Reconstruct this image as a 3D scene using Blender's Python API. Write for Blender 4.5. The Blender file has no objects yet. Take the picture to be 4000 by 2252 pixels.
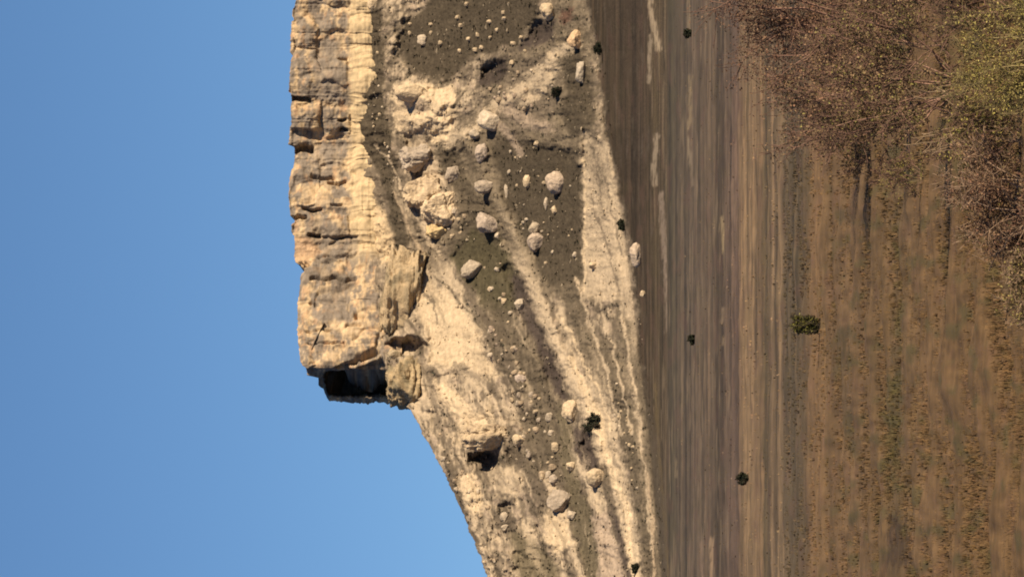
import bpy, math, random
import numpy as np
from mathutils import Matrix, Vector

# ------------------------------------------------------------------ camera / light
S = bpy.context.scene
F = 25412.0            # focal length in photo pixels (4000 px long side), a 9 degree telephoto
CAM_H = 6.0            # eye height above the plain
V0 = 2483.0            # level of the true horizon, measured down the upright photograph
PITCH = math.atan((V0 - 2000.0) / F)
fw = Vector((0, math.cos(PITCH), math.sin(PITCH)))
upv = Vector((0, -math.sin(PITCH), math.cos(PITCH)))
rt = Vector((1, 0, 0))
cam = bpy.data.cameras.new('camera')
cam.sensor_fit = 'HORIZONTAL'; cam.sensor_width = 36.0
cam.lens = 36.0 * F / 4000.0
cam.clip_start = 1.0; cam.clip_end = 60000.0
co = bpy.data.objects.new('camera', cam); S.collection.objects.link(co)
# the camera was held turned a quarter: picture right is down, picture top is to the right
m = Matrix.Identity(4)
for i in range(3):
    m[i][0] = (-upv)[i]; m[i][1] = rt[i]; m[i][2] = (-fw)[i]
m[2][3] = CAM_H
co.matrix_world = m
S.camera = co

SUN_EL = math.radians(29.0)
sd = Vector((0.80, -0.60, 0)).normalized()         # towards the sun, on the ground plan
sun_dir = Vector((sd.x * math.cos(SUN_EL), sd.y * math.cos(SUN_EL), math.sin(SUN_EL)))
sl = bpy.data.lights.new('sun', 'SUN'); sl.energy = 5.0; sl.angle = math.radians(0.5)
sl.color = (1.0, 0.83, 0.60)
so = bpy.data.objects.new('sun', sl); S.collection.objects.link(so)
so.rotation_euler = (-sun_dir).to_track_quat('-Z', 'Y').to_euler()

W = bpy.data.worlds.new('World'); S.world = W; W.use_nodes = True
wn = W.node_tree; bg = wn.nodes['Background']; bg.inputs[1].default_value = 0.062
sk = wn.nodes.new('ShaderNodeTexSky'); sk.sky_type = 'NISHITA'; sk.sun_disc = False
sk.sun_elevation = SUN_EL; sk.sun_rotation = math.atan2(sd.x, sd.y)
sk.altitude = 1800; sk.dust_density = 0.0; sk.air_density = 1.0; sk.ozone_density = 2.6
tc = wn.nodes.new('ShaderNodeTexCoord')
vm = wn.nodes.new('ShaderNodeVectorMath'); vm.operation = 'MULTIPLY_ADD'
vm.inputs[1].default_value = (1, 1, 1.6); vm.inputs[2].default_value = (0, 0, 0.10)
wn.links.new(tc.outputs['Generated'], vm.inputs[0])
tint = wn.nodes.new('ShaderNodeVectorMath'); tint.operation = 'MULTIPLY'; tint.inputs[1].default_value = (0.83, 1.03, 1.17)
wn.links.new(vm.outputs[0], sk.inputs[0]); wn.links.new(sk.outputs[0], tint.inputs[0]); wn.links.new(tint.outputs[0], bg.inputs[0])
vs = S.view_settings
vs.view_transform = 'Standard'; vs.look = 'None'; vs.gamma = 1.0; vs.exposure = 0.62
vs.use_curve_mapping = False
S.render.film_transparent = False
S.cycles.filter_width = 1.9
S.cycles.max_bounces = 4

# ------------------------------------------------------------------ numpy helpers
rng = np.random.default_rng(11)
random.seed(7)
PERM = rng.permutation(512)
GR = rng.normal(size=(512, 3)); GR /= np.linalg.norm(GR, axis=1)[:, None]

def perlin(x, y, z):
    x, y, z = np.broadcast_arrays(np.asarray(x, float), np.asarray(y, float), np.asarray(z, float))
    xi = np.floor(x).astype(int); yi = np.floor(y).astype(int); zi = np.floor(z).astype(int)
    xf, yf, zf = x - xi, y - yi, z - zi
    u = xf**3*(xf*(xf*6-15)+10); v = yf**3*(yf*(yf*6-15)+10); w = zf**3*(zf*(zf*6-15)+10)
    r = 0
    for i in (0, 1):
        for j in (0, 1):
            for k in (0, 1):
                h = PERM[(PERM[(PERM[(xi+i) & 511] + yi+j) & 511] + zi+k) & 511]
                g = GR[h]
                d = g[..., 0]*(xf-i) + g[..., 1]*(yf-j) + g[..., 2]*(zf-k)
                r = r + d*(u if i else 1-u)*(v if j else 1-v)*(w if k else 1-w)
    return r * 1.5

def fbm(x, y, z, o=4, g=0.5):
    r = 0; a = 1.0; f = 1.0
    for i in range(o):
        r = r + a*perlin(x*f+i*17.3, y*f+i*5.1, z*f-i*9.7); a *= g; f *= 2.03
    return r

def ridged(x, y, z, o=3):
    r = 0; a = 1.0; f = 1.0
    for i in range(o):
        r = r + a*(1-2*np.abs(perlin(x*f+i*7.3, y*f+i*15.1, z*f+i*2.7))); a *= 0.5; f *= 2.1
    return r

def sstep(a, b, x):
    t = np.clip((x-a)/(b-a), 0, 1); return t*t*(3-2*t)

def px(x, y, Y):
    """world point at depth Y on the ray through photo pixel (x, y); arrays allowed"""
    a = (2252.0 - y - 1126.0) / F
    b = (2000.0 - x) / F
    dy = fw.y + upv.y*b; dz = fw.z + upv.z*b
    k = Y / dy
    return np.stack(np.broadcast_arrays(a*k, Y, CAM_H + dz*k), axis=-1)

def interp(t, tab):
    t = np.asarray(t, float)
    return np.interp(t, [p[0] for p in tab], [p[1] for p in tab])

def poly_sd(px_, py_, pts):
    """signed distance to a polygon, positive inside"""
    pts = np.array(pts, float); n = len(pts)
    d = np.full(px_.shape, 1e18); ins = np.zeros(px_.shape, bool)
    for i in range(n):
        ax, ay = pts[i]; bx, by = pts[(i+1) % n]
        ex, ey = bx-ax, by-ay
        wx, wy = px_-ax, py_-ay
        t = np.clip((wx*ex+wy*ey)/(ex*ex+ey*ey+1e-9), 0, 1)
        d = np.minimum(d, (wx-t*ex)**2+(wy-t*ey)**2)
        c = ((ay > py_) != (by > py_)) & (px_ < (bx-ax)*(py_-ay)/((by-ay) if by != ay else 1e-9)+ax)
        ins ^= c
    d = np.sqrt(d)
    return np.where(ins, d, -d)

def line_d(px_, py_, pts):
    pts = np.array(pts, float); d = np.full(px_.shape, 1e18)
    for i in range(len(pts)-1):
        ax, ay = pts[i][:2]; bx, by = pts[i+1][:2]
        ex, ey = bx-ax, by-ay
        wx, wy = px_-ax, py_-ay
        t = np.clip((wx*ex+wy*ey)/(ex*ex+ey*ey+1e-9), 0, 1)
        d = np.minimum(d, (wx-t*ex)**2+(wy-t*ey)**2)
    return np.sqrt(d)

# ------------------------------------------------------------------ object helpers
def mesh_np(name, verts, faces, mat, col=None, smooth=True, parent=None):
    """faces: (n,3) or (n,4) int array, or list of such"""
    me = bpy.data.meshes.new(name)
    if not isinstance(faces, list): faces = [faces]
    verts = np.asarray(verts, np.float32).reshape(-1, 3)
    me.vertices.add(len(verts)); me.vertices.foreach_set('co', verts.ravel())
    loops = np.concatenate([f.ravel() for f in faces]).astype(np.int32)
    tot = np.concatenate([np.full(len(f), f.shape[1]) for f in faces])
    st = np.concatenate([[0], np.cumsum(tot)[:-1]]).astype(np.int32)
    me.loops.add(len(loops)); me.loops.foreach_set('vertex_index', loops)
    me.polygons.add(len(tot)); me.polygons.foreach_set('loop_start', st)
    me.polygons.foreach_set('use_smooth', np.full(len(tot), smooth))
    me.update(calc_edges=True); me.validate()
    if col is not None:
        a = me.color_attributes.new('tone', 'FLOAT_COLOR', 'POINT')
        c = np.ones((len(verts), 4), np.float32); c[:, :3] = np.clip(col, 0.004, 0.9)
        a.data.foreach_set('color', c.ravel())
    if mat: me.materials.append(mat)
    o = bpy.data.objects.new(name, me); S.collection.objects.link(o)
    if parent: o.parent = parent
    return o

def grid_faces(nr, nc):
    i = np.arange(nr-1)[:, None]*nc + np.arange(nc-1)[None, :]
    i = i.ravel()
    return np.stack([i, i+1, i+nc+1, i+nc], 1)

def tag(o, label=None, cat=None, group=None, kind=None):
    if label: o['label'] = label
    if cat: o['category'] = cat
    if group: o['group'] = group
    if kind: o['kind'] = kind
    return o

def empty(name, loc):
    e = bpy.data.objects.new(name, None); S.collection.objects.link(e); e.location = loc
    e.empty_display_size = 0.3
    return e

# ------------------------------------------------------------------ materials
def mat_new(name, rough=0.95):
    mt = bpy.data.materials.new(name); mt.use_nodes = True
    nt = mt.node_tree; b = nt.nodes['Principled BSDF']
    b.inputs['Roughness'].default_value = rough
    b.inputs['Specular IOR Level'].default_value = 0.12
    return mt, nt, b

def toned(name, base=None, layers=(), bump=(), var=0.0, rough=0.95):
    """base colour (or the mesh's own 'tone' attribute) times procedural variation, plus bump.
       layers: (scale, amount, detail) noise multipliers; bump: (scale, distance, strength)"""
    mt, nt, b = mat_new(name, rough)
    L = nt.links
    g = nt.nodes.new('ShaderNodeNewGeometry')
    tcn = nt.nodes.new('ShaderNodeTexCoord'); vec = tcn.outputs['Object']
    if base is None:
        at = nt.nodes.new('ShaderNodeAttribute'); at.attribute_name = 'tone'; cur = at.outputs['Color']
    else:
        r = nt.nodes.new('ShaderNodeRGB'); r.outputs[0].default_value = (*base, 1); cur = r.outputs[0]
    for sc, am, de in layers:
        n = nt.nodes.new('ShaderNodeTexNoise'); n.inputs['Detail'].default_value = de
        if isinstance(sc, tuple):
            mp = nt.nodes.new('ShaderNodeMapping'); mp.inputs['Scale'].default_value = sc
            L.new(vec, mp.inputs[0]); L.new(mp.outputs[0], n.inputs['Vector']); n.inputs['Scale'].default_value = 1
        else:
            L.new(vec, n.inputs['Vector']); n.inputs['Scale'].default_value = sc
        mr = nt.nodes.new('ShaderNodeMapRange'); L.new(n.outputs[0], mr.inputs[0])
        mr.inputs[1].default_value = 0.3; mr.inputs[2].default_value = 0.7
        mr.inputs[3].default_value = 1-am; mr.inputs[4].default_value = 1+am
        vmn = nt.nodes.new('ShaderNodeVectorMath'); vmn.operation = 'SCALE'
        L.new(cur, vmn.inputs[0]); L.new(mr.outputs[0], vmn.inputs['Scale']); cur = vmn.outputs[0]
    if var:
        oi = nt.nodes.new('ShaderNodeObjectInfo')
        mr = nt.nodes.new('ShaderNodeMapRange'); L.new(oi.outputs['Random'], mr.inputs[0])
        mr.inputs[3].default_value = 1-var; mr.inputs[4].default_value = 1+var
        vmn = nt.nodes.new('ShaderNodeVectorMath'); vmn.operation = 'SCALE'
        L.new(cur, vmn.inputs[0]); L.new(mr.outputs[0], vmn.inputs['Scale']); cur = vmn.outputs[0]
    L.new(cur, b.inputs['Base Color'])
    nrm = None
    for sc, dist, stg in bump:
        n = nt.nodes.new('ShaderNodeTexNoise'); n.inputs['Detail'].default_value = 6
        if isinstance(sc, tuple):
            mp = nt.nodes.new('ShaderNodeMapping'); mp.inputs['Scale'].default_value = sc
            L.new(vec, mp.inputs[0]); L.new(mp.outputs[0], n.inputs['Vector']); n.inputs['Scale'].default_value = 1
        else:
            L.new(vec, n.inputs['Vector']); n.inputs['Scale'].default_value = sc
        bp = nt.nodes.new('ShaderNodeBump'); bp.inputs['Distance'].default_value = dist
        bp.inputs['Strength'].default_value = stg
        L.new(n.outputs[0], bp.inputs['Height'])
        if nrm is not None: L.new(nrm, bp.inputs['Normal'])
        nrm = bp.outputs[0]
    if nrm is not None: L.new(nrm, b.inputs['Normal'])
    return mt

M_HILL = toned('weathered slope', None, [(0.9, 0.16, 8), ((0.25, 0.25, 2.2), 0.07, 6)], [(1.3, 0.5, 0.7), (4.0, 0.15, 0.5)])
M_CLIFF = toned('sandstone', None, [(0.6, 0.18, 8), ((0.3, 0.3, 2.0), 0.10, 6)], [(0.8, 0.4, 0.5), ((0.8, 0.8, 3), 0.12, 0.35)])
M_ROCK = toned('boulder stone', None, [(1.2, 0.17, 8), ((.5, .5, 2.5), .12, 6)], [(1.5, 0.4, 0.8), (5.0, .12, .6)])
M_GROUND = toned('dry plain', None, [(0.5, 0.10, 8)], [(2.0, 0.1, 0.5)])
M_GRASS = toned('dry twigs and leaves', None, [])
def soft_normals(mt, k):
    nt = mt.node_tree; b = nt.nodes['Principled BSDF']; g = nt.nodes.new('ShaderNodeNewGeometry')
    mx = nt.nodes.new('ShaderNodeMix'); mx.data_type = 'VECTOR'; mx.inputs['Factor'].default_value = k
    nt.links.new(g.outputs['Normal'], mx.inputs[4]); mx.inputs[5].default_value = (.12, -.3, .94)
    nz = nt.nodes.new('ShaderNodeVectorMath'); nz.operation = 'NORMALIZE'
    nt.links.new(mx.outputs[1], nz.inputs[0]); nt.links.new(nz.outputs[0], b.inputs['Normal'])
M_FIELD = toned('dry grass', None, []); soft_normals(M_FIELD, .8)

# albedos; PURPLE also carries painted shade in the two upper hollows
CREAM = np.array((0.52, 0.42, 0.295)); TAN = np.array((0.36, 0.285, 0.205)); PINK = np.array((0.33, 0.265, 0.21))
GREY = np.array((0.140, 0.115, 0.089)); SOIL = np.array((0.058, 0.046, 0.032)); PURPLE = np.array((0.042, 0.032, 0.028))
OLIVE = np.array((0.088, 0.072, 0.046)); REDB = np.array((0.10, 0.056, 0.04)); BUFF = np.array((0.42, 0.345, 0.255))

for _c in (CREAM, TAN, PINK, GREY, BUFF): _c *= np.array((.90, .865, .82))

# ------------------------------------------------------------------ colours of the plain
def lin(r, g, b):
    f = lambda v: ((v/255+.055)/1.055)**2.4 if v > 10 else v/255/12.92
    return np.array((f(r), f(g), f(b)))
GK = np.array((.83, .885, .93))
BANDS = [(2400,(84,70,55)),(2500,(80,66,53)),(2545,(88,73,57)),(2560,(98,82,62)),(2600,(92,78,62)),(2625,(88,78,62)),(2650,(98,84,68)),(2690,(96,82,67)),(2705,(106,90,74)),(2760,(104,87,70)),(2788,(112,94,76)),(2796,(82,69,55)),(2825,(84,70,57)),(2835,(108,89,73)),(2880,(106,86,73)),(2895,(128,104,78)),(2925,(136,111,83)),(2975,(128,103,77)),(2985,(100,84,62)),(3005,(108,90,68)),(3015,(134,110,84)),(3025,(112,92,70)),(3050,(130,107,81)),(3078,(98,83,64)),(3100,(93,79,61)),(3132,(98,82,62)),(3175,(118,93,67)),(3225,(121,96,68)),(3245,(100,79,56)),(3275,(111,88,63)),(3330,(111,88,63)),(3380,(102,81,58)),(3460,(107,85,59)),(3500,(97,79,56)),(3600,(112,88,62)),(3750,(106,83,57)),(3900,(109,85,58)),(4300,(104,81,55))]
BV = np.array([b[0] for b in BANDS]); BC = np.array([lin(*b[1]) for b in BANDS])*GK

def plain_tone(X, Y):
    v = V0 + CAM_H*F/np.maximum(Y, 20.0); y = 2252 - (1126 + X*F/np.maximum(Y, 20.0))
    return band_tone(v, y)

def band_tone(v, y):
    # bands of scrub and bare soil lying across the plain
    vv = v + (5 + 16*sstep(3000, 3500, v))*fbm(v/14, y/170, 2.0, 3) + 2.5*fbm(v/4, y/60, 4.0, 2)
    c = np.stack([np.interp(vv, BV, BC[:, i]) for i in range(3)], -1)
    st = fbm(v/5, y/240, 12.0, 3); c = c*(1 + .17*st + .16*fbm(v/3.2, y/90, 22.0, 3)*(1-.6*sstep(3000, 3400, v)))[..., None]
    ln = fbm(v/11, y/2500, 27.0, 2) + fbm(v/6.0, y/1800, 24.0, 3) + .7*fbm(v/3.2, y/900, 26.0, 2); lk = (1-.75*sstep(3040, 3250, v))*.46
    c = c*(1 + lk*np.clip(ln, -1, 1.2))[..., None]; c = c*np.stack([1 + .04*ln*lk/.46, 1 + 0*ln, 1 - .05*ln*lk/.46], -1)
    nr = sstep(3120, 3350, v)
    pt = fbm(v/55, y/45, 31.0, 4); c = c*(1 + (.30*nr)*pt + .22*nr*fbm(v/22, y/30, 33.0, 3))[..., None]
    gm = (sstep(.1, .6, fbm(v/60, y/70, 41.0, 3))*(.15+.55*nr))[..., None]; c = c*(1-gm) + lin(84, 76, 50)*GK*gm
    rm = (sstep(.15, .6, fbm(v/26, y/120, 51.0, 3))*.3*(1-.2*nr))[..., None]; c = c*(1-rm) + lin(112, 84, 72)*GK*rm
    dash = sstep(.30, .62, fbm(v/3.6, y/330, 46.0, 2) + .35*fbm(v/30, y/500, 47.0, 2))*(1-sstep(2830, 2900, v))*sstep(2500, 2560, v)*.55
    c = c*(1-dash[..., None]) + lin(146, 124, 99)*GK*dash[..., None]
    dash = sstep(.30, .6, fbm(v/4.2, y/420, 48.0, 2))*(1-sstep(3050, 3120, v))*.5
    c = c*(1-dash[..., None]) + lin(74, 61, 50)*GK*dash[..., None]
    for pts, w, tone, k0 in [([(2690,540),(2697,640)],7,(150,130,104),.8),([(2698,300),(2694,420),(2690,500)],9,(150,128,98),.8),([(2700,600),(2705,720)],6,(140,120,98),.7),([(2818,850),(2824,980)],7,(158,134,100),.85),([(2826,1200),(2820,1260)],6,(148,124,98),.8),([(2825,1320),(2824,1340)],6,(150,126,98),.7),
                         ([(2690,0),(2693,140)],6,(146,124,96),.8),([(2780,2100),(2778,2260)],8,(165,136,106),.85),([(2642,1800),(2640,1860)],5,(140,120,95),.7),([(2740,2120),(2745,2260)],7,(140,115,95),.6),
                         ([(2560,1500),(2580,1850),(2610,2260)],8,(118,98,68),.75),([(3480,1480),(3490,1900)],26,(84,76,50),.7),([(3500,2040),(3510,2180)],44,(70,56,44),.85),([(3300,830),(3305,850)],20,(78,66,52),.8),([(3310,1300),(3290,1400)],30,(80,70,50),.7),([(3290,1430),(3330,1750)],24,(82,70,55),.5)]:
        k = ((1 - sstep(w*.3, w*1.3, line_d(v + 2*fbm(v/12, y/90, 8.0, 2), y, pts) + w*1.0*fbm(v/4, y/80, 18.0, 3)))*k0*sstep(-.7, -.05, fbm(v/3.5, y/60, 49.0, 3)))[..., None]
        c = c*(1-k) + lin(*tone)*GK*k
    c = c*(1 + np.array((.19, .15, .085))*sstep(3130, 3200, v)[..., None])
    return c

# ------------------------------------------------------------------ the hill (talus slope and apron)
BASE = [(-900, 2230), (0, 2290), (200, 2335), (500, 2365), (700, 2408), (1000, 2450), (1300, 2488), (1700, 2535), (2252, 2583), (2700, 2592)]
TOP = [(-900, 1350), (700, 1360), (900, 1425), (1100, 1450), (1400, 1500), (1545, 1535), (1600, 1605), (1640, 1622), (1670, 1640), (1780, 1700),
       (1890, 1760), (1990, 1800), (2100, 1850), (2252, 1906), (2700, 2060)]
YB = [(-900, 1530), (0, 1505), (1000, 1478), (1700, 1440), (2252, 1415), (2700, 1395)]

def hill_depth0(x, y):
    vb = interp(y, BASE); vt = interp(y, TOP); yb = interp(y, YB)
    hgt = (vb - vt) * 0.0585
    run = hgt / math.tan(math.radians(33))
    t = (vb - x) / (vb - vt)
    up = yb + run * t * (1.34 - 0.34*np.clip(t, 0, 1.3))
    ta = np.clip((2606 - x) / (2606 - vb), 0, 1)
    dn = 1240 + (yb - 1240) * ta
    return np.where(x < vb, up, dn)

def warp(x, y, a=14, s=60.0, seed=0.0):
    return x + a*fbm(x/s, y/s, 3.1+seed, 3), y + a*fbm(x/s, y/s, 8.7+seed, 3)

FLOW_A = [(-900, 1440), (0, 1440), (250, 1440), (550, 1500), (850, 1620), (1000, 1660), (1200, 1770), (1450, 1900), (1700, 2010), (1900, 2090), (2252, 2200), (2700, 2330)]
FLOW_B = [(-900, 1700), (0, 1760), (540, 1815), (650, 1880), (820, 1960), (1000, 2040), (1200, 2120), (1400, 2200), (1600, 2290), (1800, 2345), (2252, 2445), (2700, 2530)]
def flow_q(x, y):
    a = interp(y, FLOW_A); b = np.maximum(interp(y, FLOW_B), a+60); c = np.maximum(interp(y, BASE), b+40)
    return np.where(x < a, (x-a)/100.0, np.where(x < b, 3*(x-a)/(b-a), 3 + 2.5*(x-b)/(c-b)))
RIDGE = [(1815, 540), (1880, 650), (1960, 820), (2040, 1000), (2120, 1200), (2200, 1400), (2290, 1600), (2345, 1800)]
GULLY = [(1985, 1060), (2030, 1150), (2090, 1300), (2150, 1430), (2200, 1540)]
# swells of the slope: photo x, y, half sizes, metres forward, tone
LUMPS = [(1640, 430, 105, 125, 5.0), (1585, 370, 45, 55, 2.5), (1730, 440, 45, 110, 2.0), (1870, 1330, 70, 120, 2.0), (1750, 1200, 80, 120, 1.5),
         (1900, 1700, 90, 60, 4.5), (1830, 1930, 45, 70, 2.5), (1985, 1880, 60, 80, 2), (2160, 2060, 60, 80, 3.0), (1960, 2180, 80, 70, 2),
         (1870, 1560, 90, 90, 1.5), (2360, 720, 50, 200, 2), (2400, 1050, 45, 200, 1.5), (1880, 590, 40, 50, 1.5), (2000, 400, 90, 90, 1.8), (2120, 320, 50, 60, 1.5),
         (1520, 150, 40, 130, 1.5), (2020, 1500, 40, 40, 1.5), (1800, 1650, 40, 50, 1.2)]
HOLLOWS = [(1925, 285, 55, 65, -3.5), (2110, 130, 60, 55, -3.5), (2300, 1740, 40, 80, -3), (1980, 1990, 45, 35, -2), (1600, 555, 25, 50, -2), (2010, 1770, 50, 50, -2.5),
           (1585, 1358, 100, 50, -10), (1895, 1795, 75, 50, -6.5)]

SMOOTH = [[(1690,-700),(1682,0),(1632,54),(1579,79),(1554,174),(1579,248),(1628,285),(1699,319),(1773,306),(1831,232),(1914,207),(2017,174),(2108,0),(2108,-700)],
          [(1955,533),(2121,570),(2228,583),(2270,665),(2270,872),(2278,1100),(2140,1120),(2060,968),(1975,790),(1944,665),(1914,603)],
          [(1757,1000),(1852,893),(1955,947),(1997,997),(2040,1130),(2030,1180),(1960,1260),(1890,1190),(1830,1110)],
          [(2180,1560),(2230,1660),(2270,1930),(2315,2034),(2350,2300),(2305,2300),(2252,2121),(2225,1990),(2190,1800)]]
CHALK = [[(1529,1000),(1659,1063),(1703,1126),(1766,1126),(1838,1232),(1877,1290),(1896,1367),(1935,1425),(1910,1483),(1838,1435),(1679,1415),(1664,1290),(1621,1193),(1597,1072)],
         [(2280,500),(2370,570),(2400,700),(2440,860),(2460,1000),(2490,1300),(2440,1330),(2420,1180),(2260,1150),(2270,900),(2262,700)],
         [(2300,1600),(2345,1690),(2420,1850),(2470,2010),(2500,2300),(2470,2300),(2430,2010),(2390,1850)],
         [(2100,2050),(2150,1990),(2210,2030),(2240,2120),(2180,2160)]]
def hill_disp(x, y, P):
    X, Y, Z = P[..., 0], P[..., 1], P[..., 2]
    vb = interp(y, BASE)
    up = sstep(-20, 60, vb - x)                              # nothing on the apron
    d = 2.6*fbm(X/22, Z/18, 0.3, 3) + 1.1*ridged(X/9 + 0.4*fbm(X/15, Z/15, 9, 2), Z/26, 1.7, 3)
    d = d + 0.75*fbm(X/3.6, Z/3.6, 4.4, 3) + 0.38*fbm(X/1.1, Z/1.1, 2.2, 3)
    d = d + .45*ridged(X/3.2 + .5*fbm(X/6, Z/6, 3.9, 2), Z/13, 12.0, 3) + .16*fbm(X/.5, Z/.5, 14.0, 2)
    st = fbm(X/14, Z/1.3, 6.6, 3)                             # bedding ledges
    d = d + 0.32*st
    d = d*(0.12 + 0.88*up)
    # ground that is scrub covered is smoother
    xw, yw = warp(x, y, 10, 40)
    for pts in SMOOTH:
        d = d*(1 - .72*sstep(-10, 14, poly_sd(xw, yw, pts)))
    for (lx, ly, hx, hy, h) in LUMPS + HOLLOWS:
        r = np.sqrt(((xw-lx)/hx)**2 + ((yw-ly)/hy)**2)
        d = d + h*(1 - sstep(0.35, 1.05, r))
    for pts in CHALK:
        d = d*(1 - .45*sstep(-10, 20, poly_sd(xw, yw, pts)))
    dr = line_d(xw, yw, RIDGE)
    d = d + 2.2*(1 - sstep(4, 42, dr))*up
    dg = line_d(xw, yw, GULLY)
    d = d - 3.0*(1 - sstep(8, 45, dg))*up
    return d

def hill_depth(x, y):
    x = np.asarray(x, float); y = np.asarray(y, float)
    Y0 = hill_depth0(x, y)
    P = px(x, y, Y0)
    return Y0 - hill_disp(x, y, P)

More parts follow.
